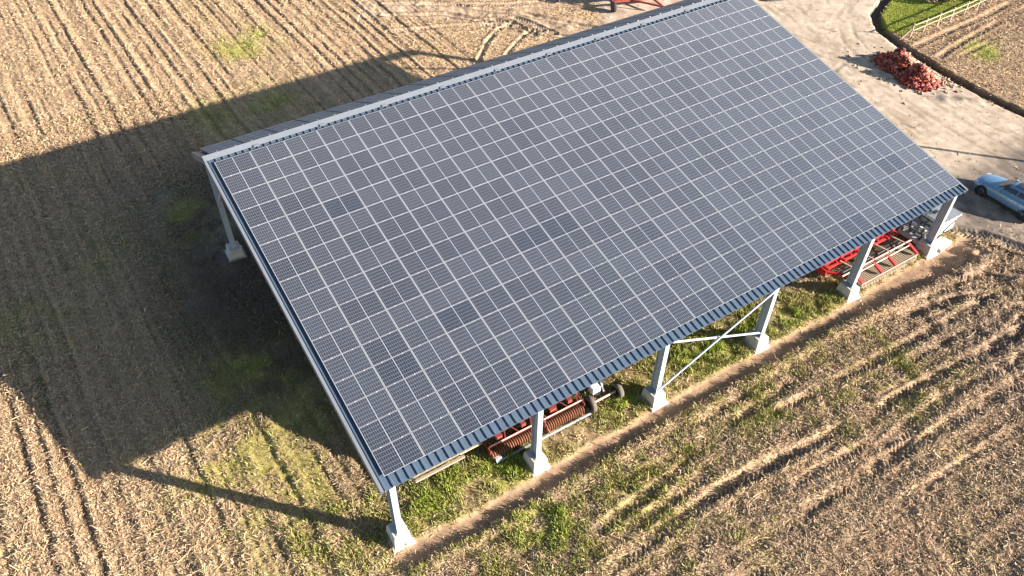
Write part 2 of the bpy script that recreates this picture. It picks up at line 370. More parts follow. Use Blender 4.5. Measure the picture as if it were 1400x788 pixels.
        if lug:
            ph = (s + np.abs(g) * 0.9) / 0.27; tri = np.abs((ph % 1) - .5) * 2
            zz = zz + ins * (sst(0.25, 0.75, tri) - .5) * 0.11
        z[k] += zz; rut[k] = np.maximum(rut[k], ins); lugc[k] = np.maximum(lugc[k], berm)
    for lx, ly, lr, lh in PLUMP:
        q = np.exp(-(((x - lx) ** 2 + (y - ly) ** 2) / (lr * lr)) ** 1.2); z = z + q * lh * (0.6 + 0.8 * rough)
    z = z - 0.42 * ditch * (0.8 + .4 * n5)
    z = z + np.exp(-((dg + 0.62) / 0.22) ** 2) * 0.05 * (n5) * (dd < 2)
    # ---- green
    gspots = [(-6.1, 25.1, 3, .5), (-11, 22, 2.2, .9), (-1.5, 26.2, 3, .5), (-2.7, 12, 2.5, .8), (9, 45.8, 2.4, 1), (-7.3, 35, 1.6, .6), (-3.3, 7.2, 3.4, .85), (-1.5, 5.5, 2.6, .7), (-5, 5, 2.2, .4), (-8, 9.5, 1.5, .4), (-5.2, 14.7, 2, .35), (2.1, .9, 1.2, 1.3), (3.6, .7, 1.0, .8), (5.9, .6, 1.6, 1),
              (5.6, -3.1, 1.7, 1.3), (9.6, -4, 2.6, .65), (26, -5, 1.5, .6), (13.4, -8.7, 1.8, .5), (60, 13.2, 1.8, .9), (12.3, -2.7, 2.5, .5), (4, 35, 3.5, .55), (8, 36, 3, .55), (17, 0.6, 3.2, .8), (21.5, 0.8, 2.4, .9), (12.8, 0.5, 1.8, .8), (25, 0.2, 1.6, .8),
              (17.5, -2.8, 2.2, .5), (36.7, 0.4, .7, .5), (25, -2.4, 2, .5), (66, 12, 2, .4), (-1, 4, 3, .5), (9, -8, 2, .3), (2, -3, 2.5, .5)]
    green = np.zeros(x.shape)
    for gx, gy, gr, ga in gspots: green = np.maximum(green, ga * np.exp(-((x - gx) ** 2 + (y - gy) ** 2) / gr ** 2))
    green = green * (0.35 + 1.3 * sst(0.35, 0.65, n5)) + 0.55 * strip * sst(0.42, 0.62, n5) + 0.38 * south * sst(0.55, 0.72, n1) * (1 - mud * .7) + 0.15 * rowsmask * sst(0.6, 0.75, n3)
    green = np.clip(green, 0, 1) * sst(pw * .9, pw + .35, np.abs(y - pc) + (1 - sst(-1.5, .5, x)) + (x > 38)) * (1 - path) * (1 - rut * .6) * (1 - yard * .95) * (1 - ditch) * (1 - inner * .7)
    viv = np.zeros(x.shape)
    for vx, vy, vr in ((2.0, .9, 1.1), (5.4, -3.1, 1.3), (6.5, -2.5, .9), (17.2, .7, 1.3), (21.7, .9, 1.1), (13, .7, .9), (3.6, 1.1, .9), (5.9, .8, 1.3), (24.3, .6, 1.0), (19, .9, 1.1), (60, 13.2, 1.5), (9, 45.8, 1.6)): viv = np.maximum(viv, np.exp(-((x - vx) ** 2 + (y - vy) ** 2) / vr ** 2))
    viv = viv * sst(.3, .55, n2) * (1 - path) * sst(pw, pw + .3, np.abs(y - pc)); green = np.clip(green + viv * .5, 0, 1)
    # ---- albedo
    def C(*c): return np.array(c)
    def mix(a, b, f): return a * (1 - f[..., None]) + b * f[..., None]
    stub = mix(mix(np.broadcast_to(C(.27, .195, .125), x.shape + (3,)), C(.53, .425, .285), np.clip(rowsmask * (rows * .25 + rows2 * .3) + .5 * rows4, 0, 1) * (0.4 + n2 * .6)), C(.34, .26, .16), sst(.4, .7, n5) * .5)
    col = stub
    col = mix(col, C(.16, .105, .065), np.clip(furrow, 0, 1) * .5); col = mix(col, C(.54, .42, .27), np.clip(crest, 0, 1) * .5)
    col = mix(col, mix(np.broadcast_to(C(.23, .16, .105), x.shape + (3,)), C(.45, .35, .235), sst(.35, .65, .5 * comb + .5 * comb2)), south * .85)
    col = mix(col, mix(np.broadcast_to(C(.19, .145, .11), x.shape + (3,)), C(.36, .285, .205), sst(.35, .65, rough)), mud * .8)
    col = mix(col, C(.27, .21, .13), strip * .7)
    col = mix(col, mix(np.broadcast_to(C(.30, .225, .15), x.shape + (3,)), C(.19, .14, .10), sst(12.5, 15.5, y + wob)), east * .8)
    fieldN = sst(22, 27, x) * (1 - yard) * sst(24, 28, y)
    col = mix(col, C(.44, .34, .22), fieldN * .8)
    dk = mix(np.broadcast_to(C(.032, .028, .027), x.shape + (3,)), C(.11, .105, .105), sst(.60, .72, n1) * .8)  # dark soil, deepened further with the shade of the barn roof
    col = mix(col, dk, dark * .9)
    moss = np.exp(-((x + 4.2 + .05 * (y - 15) + (n1 - .5) * 2) / 1.1) ** 2) * sst(6, 9, y) * (1 - sst(27, 32, y)) + np.exp(-((x + 11.6 + (n1 - .5) * 1.5) / 1.0) ** 2) * sst(13, 16, y) * (1 - sst(23, 26, y))
    col = mix(col, C(.085, .085, .03), np.clip(moss, 0, 1) * sst(.3, .6, n2) * .8)
    worn = np.zeros(x.shape)
    for wx, wy, wa, wb in WORN: worn = np.maximum(worn, np.exp(-((x - wx) / wa) ** 2 - ((y - wy) / wb) ** 2))
    col = mix(col, C(.27, .25, .24), worn * sst(.35, .6, n5) * .75)
    yc = mix(mix(np.broadcast_to(C(.42, .34, .262), x.shape + (3,)), C(.33, .262, .195), sst(.45, .7, n1)), C(.29, .235, .175), sst(.56, .7, n2) * .55)
    st_, _, sg = seg_dist(x, y, [(56, 46), (50, 28), (47.5, 15), (45, 0), (44, -12)])
    lanes = (0.5 + 0.5 * np.sin(sg * 3.1 + 2.5 * n1)) * sst(.35, .6, fbm(x + .4 * y, y * .25, 2.0, 91, 3))
    yc = mix(yc, C(.49, .41, .325), lanes * .5); yc = mix(yc, C(.24, .19, .14), sst(.62, .74, fbm(x, y, .7, 95, 3)) * .55)
    yc = mix(yc, C(.53, .46, .38), sst(.70, .8, n4) * .35)
    for pts in MARKS:
        for off in (-.85, .85):
            d, s_, g = seg_dist(x, y, [(a + off, b + off * .15) for a, b in pts]); mk = (1 - sst(.10, .24, np.abs(d + (n1 - .5) * .3))) * sst(.3, .55, fbm(s_, s_ * 0 + pts[0][0], 3.0, 131))
            yc = mix(yc, C(.27, .215, .16), mk * .38); z = z - mk * .02 * yard
    col = mix(col, yc, yard)
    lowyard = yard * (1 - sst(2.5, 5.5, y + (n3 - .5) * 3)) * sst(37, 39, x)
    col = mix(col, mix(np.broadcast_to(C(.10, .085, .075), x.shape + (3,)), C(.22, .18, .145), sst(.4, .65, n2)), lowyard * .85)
    col = mix(col, C(.305, .22, .15), path * .95)
    col = mix(col, mix(np.broadcast_to(C(.30, .235, .165), x.shape + (3,)), C(.45, .365, .27), sst(.4, .62, n2)), trod * .85)
    col = mix(col, C(.17, .13, .09), np.clip(lugc, 0, 1) * .85 * (y > 25))
    col = mix(col, C(.38, .29, .20) , rut * .6 * (1 - yard))
    col = mix(col, C(.47, .40, .31), rut * .4 * (y > 25) * (1 - yard))
    col = mix(col, C(.20, .155, .12), rut * mud * .6)
    gcol = mix(np.broadcast_to(C(.20, .21, .05), x.shape + (3,)), C(.30, .28, .09), sst(.35, .65, n2))
    oliv = sst(-10, -5, x + wob) * (1 - sst(0, 2, x)) * (1 - sst(9, 12, y)) * sst(-3, -1, y) * (.35 + .65 * sst(.35, .6, n5)); oliv = np.maximum(oliv, strip * .5) * (1 - path); green = np.clip(green + oliv * .32 * sst(.3, .6, n2), 0, 1)
    col = mix(col, C(.25, .225, .10), oliv * .5)
    gcol = mix(gcol, C(.25, .33, .045), viv)
    col = mix(col, gcol, green * .8)
    col = mix(col, mix(np.broadcast_to(C(.25, .29, .05), x.shape + (3,)), C(.32, .35, .075), n5), lawn)
    col = mix(col, C(.045, .037, .032), dcol * .85)  # shade of the ditch painted in near black, out over its rim
    col = mix(col, C(.13, .10, .08), np.exp(-((x - y * -.9 - 60.4) / .75) ** 2 - ((y - 9.6) / 1.2) ** 2) * sst(.3, .6, n2) * .8)
    col = col * (0.82 + 0.36 * n4)[..., None] * (1 - (1 - np.array([1.0, .91, .86])) * (1 - yard * .8)[..., None])
    zone = np.zeros(x.shape, np.int8)          # 0 field
    zone[yard > .5] = 1; zone[path > .5] = 2; zone[lawn > .5] = 3; zone[ditch > .5] = 4
    zone[(inner > .5) & (zone == 0)] = 5
    litter = np.clip(1.0 - trod * .95 - yard * .97 - path * .96 - lawn - ditch * .9 - np.clip(oliv, 0, 1) * .25 - dark * .62 - green * .55, 0, 1) * np.where(south > .3, .35 + .75 * sst(.35, .65, .5 * comb + .5 * comb2), 1) * (1 - rut * .85)
    litter = litter * (1 - .75 * np.clip(furrow, 0, 1))
    litter = litter * np.where(rowsmask > .2, .55 + .3 * rows2 + .3 * rows4, 1)
    return z, col, zone, litter, green, lawn, south, mud + 10 * viv

def axis(parts):
    out = []
    for a, b, s in parts: out.append(np.arange(a, b, s))
    return np.concatenate(out + [np.array([parts[-1][1]])])
gx = axis([(-24, -15, .14), (-15, 42, .075), (42, 84, .13)]); gy = axis([(-20, 2, .065), (2, 72, .125)])
GX, GY = np.meshgrid(gx, gy, indexing='ij')
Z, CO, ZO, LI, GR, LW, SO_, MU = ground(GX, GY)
edge = np.minimum.reduce([GX + 24, 84 - GX, GY + 20, 72 - GY]); Z = Z * sst(0, 2, edge)
nx, ny = GX.shape
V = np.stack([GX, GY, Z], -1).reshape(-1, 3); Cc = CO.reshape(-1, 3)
idx = np.arange(nx * ny).reshape(nx, ny)
F = np.stack([idx[:-1, :-1], idx[1:, :-1], idx[1:, 1:], idx[:-1, 1:]], -1).reshape(-1, 4)
zf = ZO[:-1, :-1].reshape(-1)
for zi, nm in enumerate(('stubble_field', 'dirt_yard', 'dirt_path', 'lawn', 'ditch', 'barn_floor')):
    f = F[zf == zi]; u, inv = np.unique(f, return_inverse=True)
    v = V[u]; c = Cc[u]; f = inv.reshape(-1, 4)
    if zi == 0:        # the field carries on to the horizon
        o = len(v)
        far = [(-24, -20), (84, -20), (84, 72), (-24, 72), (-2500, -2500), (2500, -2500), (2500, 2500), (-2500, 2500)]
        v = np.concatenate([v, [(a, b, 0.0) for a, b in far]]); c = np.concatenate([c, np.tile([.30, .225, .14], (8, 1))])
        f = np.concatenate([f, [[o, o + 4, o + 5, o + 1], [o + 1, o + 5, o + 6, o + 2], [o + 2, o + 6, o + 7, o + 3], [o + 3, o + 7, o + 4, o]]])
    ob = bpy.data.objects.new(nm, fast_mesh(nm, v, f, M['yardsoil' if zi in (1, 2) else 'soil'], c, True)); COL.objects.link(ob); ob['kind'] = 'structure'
def gz(x, y): return float(ground(np.array([float(x)]), np.array([float(y)]))[0][0])

# ------------------------------------------------------------------ straw litter and grass
def sample(n, x0, x1, y0, y1):
    return RNG.uniform(x0, x1, n), RNG.uniform(y0, y1, n)
def visible(x, y):      # only where the camera's surroundings can see ground; keeps the meshes small
    return ~((x > 2.5) & (x < 35) & (y > 2.5) & (y < 21))
def make_straw(n):
    x1, y1 = sample(int(n * .48), -23, 76, -19, 66); x2, y2 = sample(int(n * .34), -4, 46, -17, -1); x3, y3 = sample(int(n * .18), -16, 2, -2, 42)
    x = np.concatenate([x1, x2, x3]); y = np.concatenate([y1, y2, y3]); k = visible(x, y); x, y = x[k], y[k]
    z, col, zo, li, gr, lw, so, mu = ground(x, y); mu = np.clip(mu, 0, 1) * (mu < 1.01)
    k = RNG.random(len(x)) < li; x, y, z, col, so, mu = x[k], y[k], z[k], col[k], so[k], mu[k]
    m = len(x); far = np.clip((np.hypot(x + 5, y + 17) - 20) / 60, 0, 1)
    L = RNG.uniform(.05, .20, m) * (1 + .3 * far); L = np.where(RNG.random(m) < .035, L * 2.6, L); W = RNG.uniform(.014, .036, m) * (1 + .5 * far)
    a = RNG.uniform(0, 2 * np.pi, m); t = np.abs(RNG.normal(0, .32, m)); roll = RNG.uniform(-.9, .9, m)
    d = np.stack([np.cos(a) * np.cos(t), np.sin(a) * np.cos(t), np.sin(t)], 1)
    s = np.stack([-np.sin(a) * np.cos(roll), np.cos(a) * np.cos(roll), np.sin(roll)], 1)
    p = np.stack([x, y, z + RNG.uniform(.0, .05, m)], 1)
    V = np.stack([p - s * W[:, None] / 2, p + s * W[:, None] / 2, p + d * L[:, None] + s * W[:, None] / 2, p + d * L[:, None] - s * W[:, None] / 2], 1).reshape(-1, 3)
    F = np.arange(4 * m).reshape(m, 4)
    q = RNG.random(m)[:, None]; br = RNG.uniform(.65, 1.15, m)[:, None]
    c = (np.array([.32, .24, .15]) * (1 - q) + np.array([.59, .475, .315]) * q) * br
    sou = np.clip(so * .55 + mu * .3, 0, .8)[:, None]
    c = c * np.array([1.0, .905, .85])
    c = c * (1 - sou) + (np.array([.20, .14, .095]) * (1 - q) + np.array([.43, .32, .215]) * q) * br * sou
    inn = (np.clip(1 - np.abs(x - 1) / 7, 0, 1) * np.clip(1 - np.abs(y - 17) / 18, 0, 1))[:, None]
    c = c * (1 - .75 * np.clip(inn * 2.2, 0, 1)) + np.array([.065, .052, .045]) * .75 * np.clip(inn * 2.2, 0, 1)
    o = bpy.data.objects.new('straw_litter', fast_mesh('straw_litter', V, F, M['straw'], np.repeat(c, 4, 0))); COL.objects.link(o)
    tag(o, 'chopped straw and stalk litter strewn over the stubble fields', 'straw', kind='stuff')
def make_grass(n):
    xs, ys = sample(n, -23, 76, -19, 66); x2, y2 = sample(n, -4, 40, -8, 3); x3, y3 = sample(n // 2, 55, 76, 18, 26)
    x = np.concatenate([xs, x2, x3]); y = np.concatenate([ys, y2, y3]); k = visible(x, y); x, y = x[k], y[k]
    z, col, zo, li, gr, lw, so, mu = ground(x, y)
    cl = fbm(x, y, .45, 71, 2)
    k = RNG.random(len(x)) < np.maximum(gr * sst(.3, .6, cl) * 1.3, lw); x, y, z, gr, lw, cl = x[k], y[k], z[k], gr[k], lw[k], cl[k]; vv = np.clip(mu[k] / 10 - .1, 0, 1) * 1.1
    m = len(x)
    H = (RNG.uniform(.07, .26, m) * (.5 + cl) * (1 - lw) + lw * RNG.uniform(.03, .07, m)); W = RNG.uniform(.025, .06, m) * (1 + lw * .5)
    a = RNG.uniform(0, 2 * np.pi, m); l = RNG.uniform(.2, .9, m) * H; b = RNG.uniform(0, 2 * np.pi, m)
    p = np.stack([x, y, z - .02], 1); s = np.stack([np.cos(a), np.sin(a), 0 * a], 1) * W[:, None] / 2
    t = p + np.stack([np.cos(b) * l, np.sin(b) * l, H], 1)
    V = np.stack([p - s, p + s, t], 1).reshape(-1, 3); F = np.arange(3 * m).reshape(m, 3)
    t[:, 2] += H * vv * .5
    V = np.stack([p - s, p + s, t], 1).reshape(-1, 3)
    q = RNG.random(m)[:, None]; yel = (RNG.random(m) < .5 * (1 - lw))[:, None]
    c = np.where(yel, np.array([.42, .36, .16]), np.array([.13, .17, .028]) * (1 - q) + np.array([.33, .36, .07]) * q)
    c = c * (1 - vv[:, None]) + (np.array([.19, .26, .035]) * (1 - q) + np.array([.36, .42, .07]) * q) * vv[:, None]
    c = np.where(lw[:, None] > .5, np.array([.24, .29, .045]) * (1 - q) + np.array([.35, .38, .075]) * q, c)
    o = bpy.data.objects.new('grass', fast_mesh('grass', V, F, M['grass'], np.repeat(c, 3, 0))); COL.objects.link(o)
    tag(o, 'short green and yellowing grass in patches by the barn and on the lawn', 'grass', kind='stuff')
make_straw(1150000)
make_grass(330000)

# ------------------------------------------------------------------ barn
cp, sp = math.cos(PITCH), math.sin(PITCH)
def N(u, v, off=0.0): return Vector((u, v * cp - off * sp, 5 + v * sp + off * cp))      # near slope: along eave, up slope, above panel face
VR = 18.9; YR, ZR = VR * cp, 5 + VR * sp
FP = math.radians(26.5); cf, sf = math.cos(FP), math.sin(FP); LF = 3.62
def Fa(u, wd, off=0.0): return Vector((u, YR + wd * cf + off * sf, ZR - wd * sf + off * cf))
U0, U1, V0 = -0.36, 35.36, -0.5
barn = empty('solar_barn', (0, 0, 0), 'long open sided steel barn with its wide roof covered in solar panels', 'barn')
RIB = CP / 5
def ribbed(P, v0, v1, low, high):
    mb = MB(); prof = []; k = 0
    n = int((U1 - U0) / RIB) + 1
    for i in range(n + 1):
        c = U0 + 0.18 + i * RIB
        for dx, h in ((-.055, low), (-.03, high), (.03, high), (.055, low)):
            if U0 < c + dx < U1: prof.append((c + dx, h))
    prof = [(U0, low)] + prof + [(U1, low)]
    top = [[P(u, v, h) for u, h in prof] for v in (v0, v1)]; bot = [[P(u, v, h - .05) for u, h in prof] for v in (v0, v1)]
    mb.grid(top, False); mb.grid(bot, False); mb.grid([top[0], bot[0]], False); mb.grid([top[1], bot[1]], False)
    return mb
ribbed(N, V0, VR - .02, -.155, -.095).part('roof_sheet', M['sheet'], barn)
ribbed(Fa, .02, LF, -.155, -.095).part('roof_sheet', M['sheet'], barn)
rc = MB()
def strip(mb, P0, P1, th=.012):
    up = Vector((0, 0, th)); mb.add([P0[0], P0[1], P1[1], P1[0], P0[0] + up, P0[1] + up, P1[1] + up, P1[0] + up],
        [(0, 1, 2, 3), (7, 6, 5, 4), (0, 4, 5, 1), (1, 5, 6, 2), (2, 6, 7, 3), (3, 7, 4, 0)])
strip(rc, (N(U0 - .02, 18.58, -.085), N(U1 + .02, 18.58, -.085)), (N(U0 - .02, VR, -.03), N(U1 + .02, VR, -.03)))
strip(rc, (N(U0 - .02, VR + .004, -.03), N(U1 + .02, VR + .004, -.03)), (Fa(U0 - .02, .10, -.065), Fa(U1 + .02, .10, -.065)))
for i in range(int(35.3 / 3.5)): rc.box(N(U0 + 2.6 + i * 3.52, 18.56, -.05), (.30, .12, .05), Matrix.Rotation(PITCH, 3, 'X'))
rc.part('ridge_cap', M['flash'], barn)
for s, u in ((-1, U0), (1, U1)):
    vt = MB()
    for P, a, b in ((N, V0, VR), (Fa, 0.0, LF)):
        strip(vt, (P(u - s * .10, a, -.075), P(u + s * .03, a, -.075)), (P(u - s * .10, b, -.075), P(u + s * .03, b, -.075)))
        vt.add([P(u + s * .034, a, -.08), P(u + s * .034, b, -.08), P(u + s * .034, b, -.42), P(u + s * .034, a, -.42), P(u + s * .01, a, -.08), P(u + s * .01, b, -.08), P(u + s * .01, b, -.42), P(u + s * .01, a, -.42)],
               [(0, 1, 2, 3), (7, 6, 5, 4), (0, 4, 5, 1), (1, 5, 6, 2), (2, 6, 7, 3), (3, 7, 4, 0)])
    vt.part('verge_trim', M['flash'], barn)
POSTX = [0.19, 7.20, 14.22, 21.24, 28.26, 35.20]
POSTX[-1] = 35.12
def hpost(mb, x, y, z0, z1, d=.46, wd=.26, t=.028):
    for s in (-1, 1): mb.box((x, y + s * (d / 2 - t / 2), (z0 + z1) / 2), (wd, t, z1 - z0))
    mb.box((x, y, (z0 + z1) / 2), (t, d - 2 * t - .002, z1 - z0))
    return mb
def plinth(mb, x, y, zt=.72):
    ja = (random.random() - .5) * .12; jc, js = math.cos(ja), math.sin(ja)
    a, b = .41, .35
    def ring(h, wx, wy): return [Vector((x + jc * sx * wx - js * sy * wy, y + js * sx * wx + jc * sy * wy, h)) for sx, sy in ((-1, -1), (1, -1), (1, 1), (-1, 1))]
    r = [ring(-.35, a + .12, a + .17), ring(.06, a + .10, a + .15), ring(.065, a, a + .06), ring(zt - .03, b, b + .06), ring(zt, b - .03, b + .03)]
    mb.grid([q + [q[0]] for q in r], False); mb.add(r[-1], [(0, 1, 2, 3)]); mb.add(r[0], [(3, 2, 1, 0)])
    return mb
YB, YF = 0.06, 21.4
zfar = ZR - (YF - YR) * math.tan(FP)
for x in POSTX:
    zt = 5 + YB * math.tan(PITCH) - .42
    p = hpost(MB(), x, YB, .725, zt).part('post', M['galv'], barn)
    MB().box((x, YB, .735), (.38, .56, .02)).part('base_plate', M['galv'], p)
    plinth(MB(), x, YB).part('plinth', M['concrete'], barn)
    p = hpost(MB(), x, YF, .625, zfar - .42).part('post', M['galv'], barn)
    MB().box((x, YF, .635), (.38, .56, .02)).part('base_plate', M['galv'], p)
    plinth(MB(), x, YF, .62).part('plinth', M['concrete'], barn)
    rf = MB()
    for a, b in ((N(x, -.2, -.36), N(x, VR - .1, -.36)), (Fa(x, .1, -.36), Fa(x, LF - .25, -.36))): rf.beam(a, b, .2, .3)
    rf.part('rafter', M['galv'], barn)
    MB().beam((x, YF - .3, 4.2), (x, YF - 4.0, zfar + .8), .14, .14).part('knee_brace', M['galv'], barn)
for v in (0.1, 3.2, 6.4, 9.6, 12.8, 16, 18.4): MB().beam(N(U0 + .1, v, -.235), N(U1 - .1, v, -.235), .08, .055).part('purlin', M['galv'], barn)
MB().beam(Fa(U0 + .1, LF - .2, -.235), Fa(U1 - .1, LF - .2, -.235), .08, .055).part('purlin', M['galv'], barn)
MB().tube((14.22, YB - .27, 1.05), (21.24, YB - .27, 4.35), .055).part('cross_brace', M['galv'], barn)
MB().tube((21.24, YB - .14, .95), (14.22, YB - .14, 4.35), .055).part('cross_brace', M['galv'], barn)

# ------------------------------------------------------------------ solar panels
PL, PH, TH = CP - .014, RP - .020, .035
def panel_meshes():
    fr = MB(); b = .030; h = .006
    fr.box((0, PH / 2 - h / 2, -TH / 2), (PL, h, TH)); fr.box((0, -PH / 2 + h / 2, -TH / 2), (PL, h, TH))
    fr.box((PL / 2 - b / 2, 0, -TH / 2), (b, PH - 2 * h - .001, TH)); fr.box((-PL / 2 + b / 2, 0, -TH / 2), (b, PH - 2 * h - .001, TH))
    cs = MB().box((0, 0, -.010), (PL - 2 * b - .002, PH - 2 * h - .002, .008))
    ck = MB().box((0, 0, .004), (.06, .036, .012))
    return fr, cs, ck
fr, cs, ck = panel_meshes()
me_frame = fr.mesh('frame', M['alu']); me_cell = cs.mesh('cell_sheet', M['cells'], uv=True); me_dark = cs.mesh('cell_sheet', M['cellsdark'], uv=True); me_clamp = ck.mesh('clamp', M['clamp'])
ORD = 'zero first second third fourth fifth sixth seventh eighth ninth tenth eleventh twelfth thirteenth fourteenth fifteenth sixteenth seventeenth eighteenth nineteenth twentieth'.split()
DARK = {(9, 6), (9, 7), (12, 1), (13, 18), (11, 3), (4, 2), (15, 15)}
camp = cam.matrix_world.translation
spots = []
for r in range(16):
    for c in range(20):
        p = N((c + .5) * CP, (15.5 - r) * RP); d = (camp - p); cosv = d.normalized().dot(Vector((0, -sp, cp)))
        spots.append((cosv / d.length_squared, r, c, p))
spots.sort(key=lambda q: -q[0])
GROUPN = 'solar panels in rows on the near roof slope'
def make_panel(dark):
    o = bpy.data.objects.new('solar_module', None); COL.objects.link(o); o.empty_display_size = .2
    for nm, me, lo in (('frame', me_frame, (0, 0, 0)), ('cell_sheet', me_dark if dark else me_cell, (0, 0, 0)),
                       ('clamp', me_clamp, (-PL * .27, -PH / 2 - .01, 0)), ('clamp', me_clamp, (PL * .27, -PH / 2 - .01, 0))):
        ch = bpy.data.objects.new(nm, me); COL.objects.link(ch); ch.parent = o; ch.location = lo
    return o
protos = {False: make_panel(False), True: make_panel(True)}
used = {False: False, True: False}
for q, r, c, p in sorted(spots[:300], key=lambda t: (t[1], t[2])):
    dk = (r, c) in DARK
    o = protos[dk] if not used[dk] else copy_tree(protos[dk]); used[dk] = True
    o.location = p; o.rotation_euler = (PITCH + RNG.normal(0, .0028), RNG.normal(0, .0028), 0)
    col = ORD[c + 1] + ' from left gable' if c < 10 else ORD[20 - c] + ' from right gable'
    row = ORD[r + 1] + ' row below the ridge' if r < 8 else ORD[16 - r] + ' row above the eave'
    tag(o, ('darker ' if dk else '') + 'solar panel in the ' + row + ', ' + col, 'solar panel', GROUPN)
rest = MB(); restc = []
def rest_panel(T):
    for b in (fr, cs): pass
me_rest = bpy.data.meshes.new('solar_module_rows')
bmr = bmesh.new()
for far_, T in [(0, Matrix.Translation(p) @ Matrix.Rotation(PITCH, 4, 'X')) for q, r, c, p in spots[300:]] + \
         [(1, Matrix.Translation(Fa((c + .5) * CP, .19 + (k + .5) * RP)) @ Matrix.Rotation(-FP, 4, 'X')) for k in range(3) for c in range(20)]:
    for me, mi, lo in ((me_frame, 0, (0, 0, 0)), (me_cell, 1, (0, 0, 0)), (me_clamp, 2, (-PL * .27, -PH / 2 - .01, 0)), (me_clamp, 2, (PL * .27, -PH / 2 - .01, 0))):
        if far_ and mi == 2 and T.translation.z < 8.3: continue
        n0 = len(bmr.faces); v0 = len(bmr.verts); bmr.from_mesh(me)
        bmr.verts.ensure_lookup_table(); bmr.faces.ensure_lookup_table()
        X = T @ Matrix.Translation(lo)
        for v in bmr.verts[v0:]: v.co = X @ v.co
        for f in bmr.faces[n0:]: f.material_index = mi + 3 * far_
uvT = None
bmr.to_mesh(me_rest); bmr.free()
M['alumatt'] = mat('sky_tint_aluminium', (.045, .062, .095), .8, spec=.1)  # far-slope frames share the painted sky blue
for m_ in (M['alu'], M['cells'], M['clamp'], M['alumatt'], M['cellssky'], M['clamp']): me_rest.materials.append(m_)
restob = bpy.data.objects.new('solar_module_rows', me_rest); COL.objects.link(restob)
tag(restob, 'remaining solar panels, on the far slope behind the ridge and at the top corner of the near slope', 'solar panels', 'solar panels in rows on the barn', 'stuff')

# ------------------------------------------------------------------ ring roller
roller = empty('ring_roller', (8.25, 1.35, 0), 'red framed ring roller with rusty ridged rollers lying under the eave', 'roller', None, math.radians(-.6))
for x0, x1 in ((-2.75, -.1), (.25, 2.55)):
    g = MB(); n = int((x1 - x0) / .125)
    for i in range(n):
        x = x0 + .1 + i * (x1 - x0 - .2) / (n - 1)
        g.lathe((x, 0, .30), (1, 0, 0), [(-.05, .10), (-.045, .235), (-.008, .30), (.008, .30), (.045, .235), (.05, .10)], 20)
    g.tube((x0, 0, .30), (x1, 0, .30), .09)
    gang = g.part('roller_gang', M['rust'], roller)
    f = MB()
    f.beam((x0, .12, .74), (x1, .12, .74), .09, .09); f.beam((x0, .62, .74), (x1, .62, .74), .09, .09)
    for x in (x0 + .02, x1 - .02): f.beam((x, -.12, .70), (x, .74, .70), .05, .14); f.beam((x, -.08, .75), (x, 0, .28), .05, .16, (0, 1, 0))
    for i in range(4):
        a = x0 + .25 + i * (x1 - x0 - .5) / 3
        f.beam((a, .12, .80), (a + .35 * (1 if i % 2 else -1) * .6, .62, .80), .06, .06)
    f.box((x0 + .7, .36, .92), (.34, .26, .18)); f.box((x1 - .6, .4, .90), (.24, .3, .2))
    f.part('gang_frame', M['fadedred'], roller)
    MB().tube((x0 + .06, .10, .80), (x1 - .06, .10, .80), .035).part('frame_tube', M['palered'], roller)
MB().beam((-2.6, -.42, .16), (2.75, -.42, .16), .07, .07).part('levelling_bar', M['galv'], roller)
br = MB()
for x in (-2.3, -.15, .4, 2.3): br.beam((x, -.42, .17), (x, .12, .62), .05, .04)
br.part('bar_arm', M['fadedred'], roller)
MB().beam((.1, .4, .72), (.1, 2.6, .55), .14, .12).part('drawbar', M['red'], roller)
MB().box((-2.45, -.33, .28), (.3, .16, .16)).part('end_weight', M['greymach'], roller)

# wheeled machine beside the roller
wm = empty('wheeled_machine', (11.98, 1.25, 0), 'dark wheeled farm machine with two dusty tyres on a pale axle beside the roller', 'machine')
def wheel(parent, x, y, r, w, tyre='tyre', rim='greymach', name='wheel'):
    t = MB().lathe((x, y, r), (1, 0, 0), [(-w / 2, r * .62), (-w / 2, r * .92), (-w * .44, r * .985), (0, r), (w * .44, r * .985), (w / 2, r * .92), (w / 2, r * .62)], 28).part(name, M[tyre], parent)
    MB().lathe((x, y, r), (1, 0, 0), [(-w * .34, .02), (-w * .34, r * .4), (-w * .45, r * .605), (w * .45, r * .605), (w * .34, r * .4), (w * .34, .02)], 20).part('rim', M[rim], t)
    return t
wheel(wm, -.82, -.05, .45, .24, 'tyre', 'black'); wheel(wm, .82, -.05, .45, .24, 'tyre', 'black')  # black rims stand in for the shade inside the wheels
MB().tube((-.72, -.05, .42), (.72, -.05, .42), .055).part('axle', M['palered'], wm)
MB().box((-.25, .42, .78), (.5, .42, .36)).part('front_weight', M['whitemetal'], wm, bevel=.06)
MB().beam((-.18, .2, .55), (-.18, 3.0, .55), .3, .26).part('chassis', M['black'], wm)
MB().box((-.15, 1.5, .95), (.6, 1.6, .6)).part('hood', M['black'], wm, bevel=.08)
MB().beam((.2, .2, .48), (.34, .9, .95), .09, .09).beam((.34, .6, .75), (.34, 1.1, .95), .08, .08).part('lift_arm', M['greymach'], wm)
wheel(wm, -.85, 2.7, .62, .36); wheel(wm, .85, 2.7, .62, .36)

